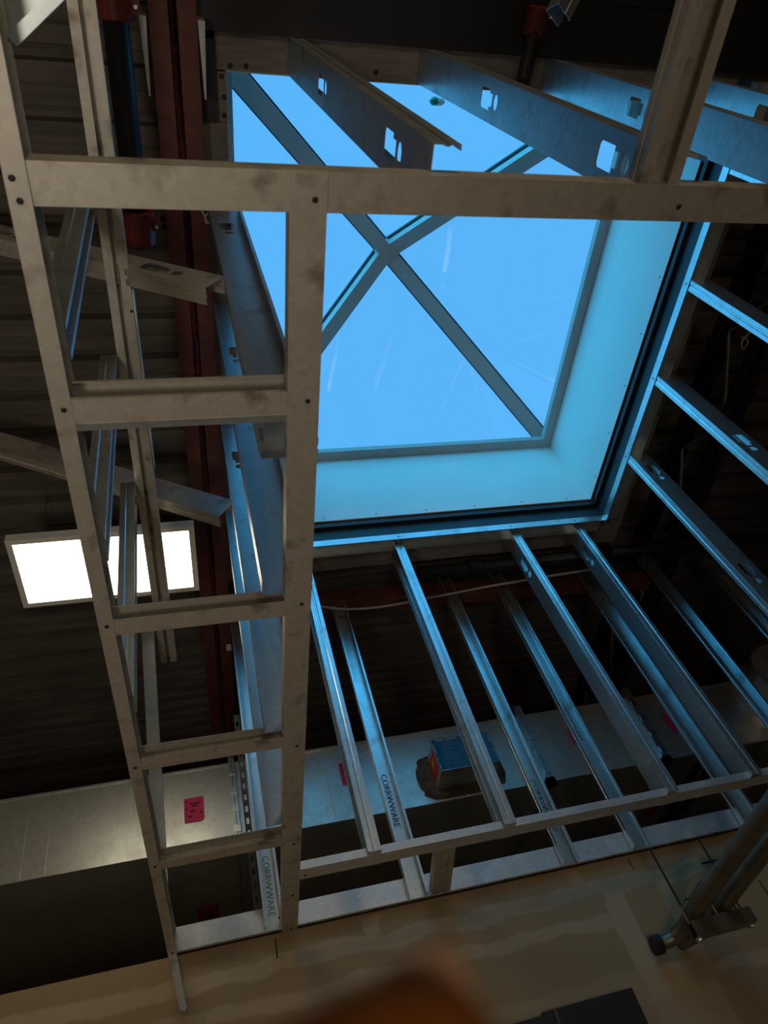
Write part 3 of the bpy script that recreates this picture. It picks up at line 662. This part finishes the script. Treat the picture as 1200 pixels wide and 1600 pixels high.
# ================================================================== CONDUITS AT LOWER RIGHT
o = empty('conduit', (1.39, 1.5, .69), 'steel conduit on the left of the pair, ending in a black sleeve at the drywall', 'conduit')
bm = NB(); tube(bm, smooth_path([(1.392, -.3, .728), (1.392, 2.16, .728), (1.388, 2.28, .715), (1.36, 2.35, .70), (1.315, 2.372, .695), (1.29, 2.375, .695)], 3), [.027] * 20 + [.024] * 10 + [.021] * 18, 18); link('conduit_run', bm, M_COND, o, smooth=True)
bm = NB(); tube(bm, [(1.302, 2.375, .695), (1.275, 2.377, .695)], .028, 18); link('black_sleeve', bm, M_SCREW, o)
bm = NB(); tube(bm, [(1.392, 2.13, .728), (1.392, 2.19, .728)], .031, 18); link('coupling', bm, M_COND, o)
o = empty('conduit', (1.495, 1.5, .69), 'steel conduit on the right of the pair, bending behind its neighbour', 'conduit')
bm = NB(); tube(bm, smooth_path([(1.497, -.3, .726), (1.497, 2.20, .726), (1.49, 2.31, .71), (1.45, 2.372, .70), (1.40, 2.385, .695), (1.37, 2.387, .69)], 3), .025, 18); link('conduit_run', bm, M_COND, o, smooth=True)
bm = NB(); tube(bm, [(1.497, 2.27, .72), (1.487, 2.32, .705)], .030, 18); link('coupling', bm, M_COND, o)
o = empty('strut_trapeze', (1.455, 2.256, .65), 'slotted strut bar hung on two threaded rods under the conduits', 'hanger')
bm = NB(); sweep(bm, [(.010, .041), (0, .041), (0, 0), (.041, 0), (.041, .041), (.031, .041)], (1.352, 2.236, .652), (1.566, 2.236, .652), Y_, Z_, .0025); sb = link('strut_bar', bm, M_COND, o)
for x in (1.362, 1.548):
    bm = NB(); tube(bm, [(x, 2.256, .645), (x, 2.256, .931)], .0035, 8); rd = link('threaded_rod', bm, M_SCREW, o)
    bm = NB(); tube(bm, [(x, 2.256, .641), (x, 2.256, .651)], .010, 6); link('nut', bm, M_BRIGHT, rd)
for x in (1.392, 1.497):
    bm = NB(); tube(bm, smooth_path([(x - .035, 2.256, .693), (x - .036, 2.256, .74), (x, 2.256, .768), (x + .036, 2.256, .74), (x + .035, 2.256, .693)], 2), .004, 8); link('pipe_clamp', bm, M_COND, o)
# dark panel on the drywall at the bottom
o = empty('wall_panel', (1.2, 2.42, 0), 'flat charcoal panel on the drywall at the bottom edge', 'panel')
bm = NB(); box(bm, (.86, 2.404, .0), (1.16, 2.4236, .612)); link('panel_sheet', bm, M_PANEL, o)
bm = NB(); box(bm, (.903, 2.400, .0), (1.163, 2.4236, .613)); 
bm.free()
bm = NB(); box(bm, (.897, 2.401, .02), (.902, 2.4045, .612)); link('panel_joint', bm, M_COND, o)
bm = NB(); box(bm, (.74, 2.404, .0), (.86, 2.4236, .604)); link('panel_sheet', bm, M_PANEL, o)

# ================================================================== FINGERTIP CLOSE TO THE LENS
f_ = empty('person', (.005, .09, .015), 'fingertip of the person taking the picture, out of focus at the bottom edge', 'person')
def cp(px, py, dep): 
    v = right * ((px - 600) / 1130.276 * dep) + down * ((py - 800) / 1130.276 * dep) + fwd * dep
    return v
A0, A1 = cp(255, 1872, .066), cp(772, 1606, .066)
dd = (A1 - A0); fr = [0, .1, .2, .3, .4, .5, .6, .7, .78, .85, .91, .96, .99, 1.0]; path = [A0 + dd * k for k in fr]
rad = [.0082, .0081, .0080, .0079, .0080, .0081, .0080, .0078, .0075, .0068, .0057, .0040, .0020, .0004]
bm = NB(); tube(bm, path, rad, 24); fg = link('finger', bm, M_SKIN, f_, smooth=True)
mod = fg.modifiers.new('round', 'SUBSURF'); mod.levels = 1; mod.render_levels = 2
dn = dd.normalized(); nn = fwd.copy(); nn = (nn - dn * nn.dot(dn)).normalized(); ss = dn.cross(nn)
bm = NB(); g = []
for i in range(7):
    row = []
    for j in range(7):
        q = (j - 3) / 3 * .75; r_ = .0086 * (1 - .05 * i / 6)
        row.append(bm.verts.new(A0 + dd * (.74 + .22 * i / 6) + nn * (r_ - .001 * abs(i - 3) / 3) * math.cos(q) + ss * r_ * math.sin(q)))
    g.append(row)
for i in range(6):
    for j in range(6): bm.faces.new((g[i][j], g[i + 1][j], g[i + 1][j + 1], g[i][j + 1]))
link('fingernail', bm, M_NAIL, fg, smooth=True)

GR = (('front stud', 'front studs under the far edge of the skylight'), ('back stud', 'back studs standing over the drywall'), ('right-hand stud', 'studs down the right side of the well'),
      ('left well stud', 'studs down the left side of the well'), ('punched stud', 'punched studs across the top of the well'), ('ladder rung', 'rungs of the ladder frame'), ('sticker on', 'pink inspection stickers on the duct'),
      ('sticker with a clipped', 'pink inspection stickers on the duct'), ('sticker half', 'pink inspection stickers on the duct'), ('sliver of pink', 'pink inspection stickers on the duct'), ('red sticker on', 'pink inspection stickers on the duct'),
      ('sloping brace', 'sloping braces on the left'), ('open-web joist with', 'open-web roof joists'), ('steel conduit on', 'conduit pair'), ('top track', 'top tracks round the skylight'), ('dark blue steel header', 'headers round the skylight well'),
      ('side rail', 'side rails of the ladder frame'), ('pale strap', 'pale straps by the red joist'), ('rising from the left rail', 'thin studs rising from the left rail'), ('crossing the middle of the light panel', 'thin studs rising from the left rail'), ('gleaming warm', 'thin studs rising from the left rail'))
for o in bpy.data.objects:
    l = o.get('label')
    if l and o.parent is None:
        if o.name.startswith('ladder_rung'): o['group'] = 'rungs of the ladder frame'
        elif o.name.startswith('sticker'): o['group'] = 'pink inspection stickers on the duct'
        elif o.name.startswith('side_rail'): o['group'] = 'side rails of the ladder frame'
        else:
            for k, g in GR:
                if k in l and not (k == 'side rail'): o['group'] = g; break
for o in bpy.data.objects:
    if '_o' in o: del o['_o']
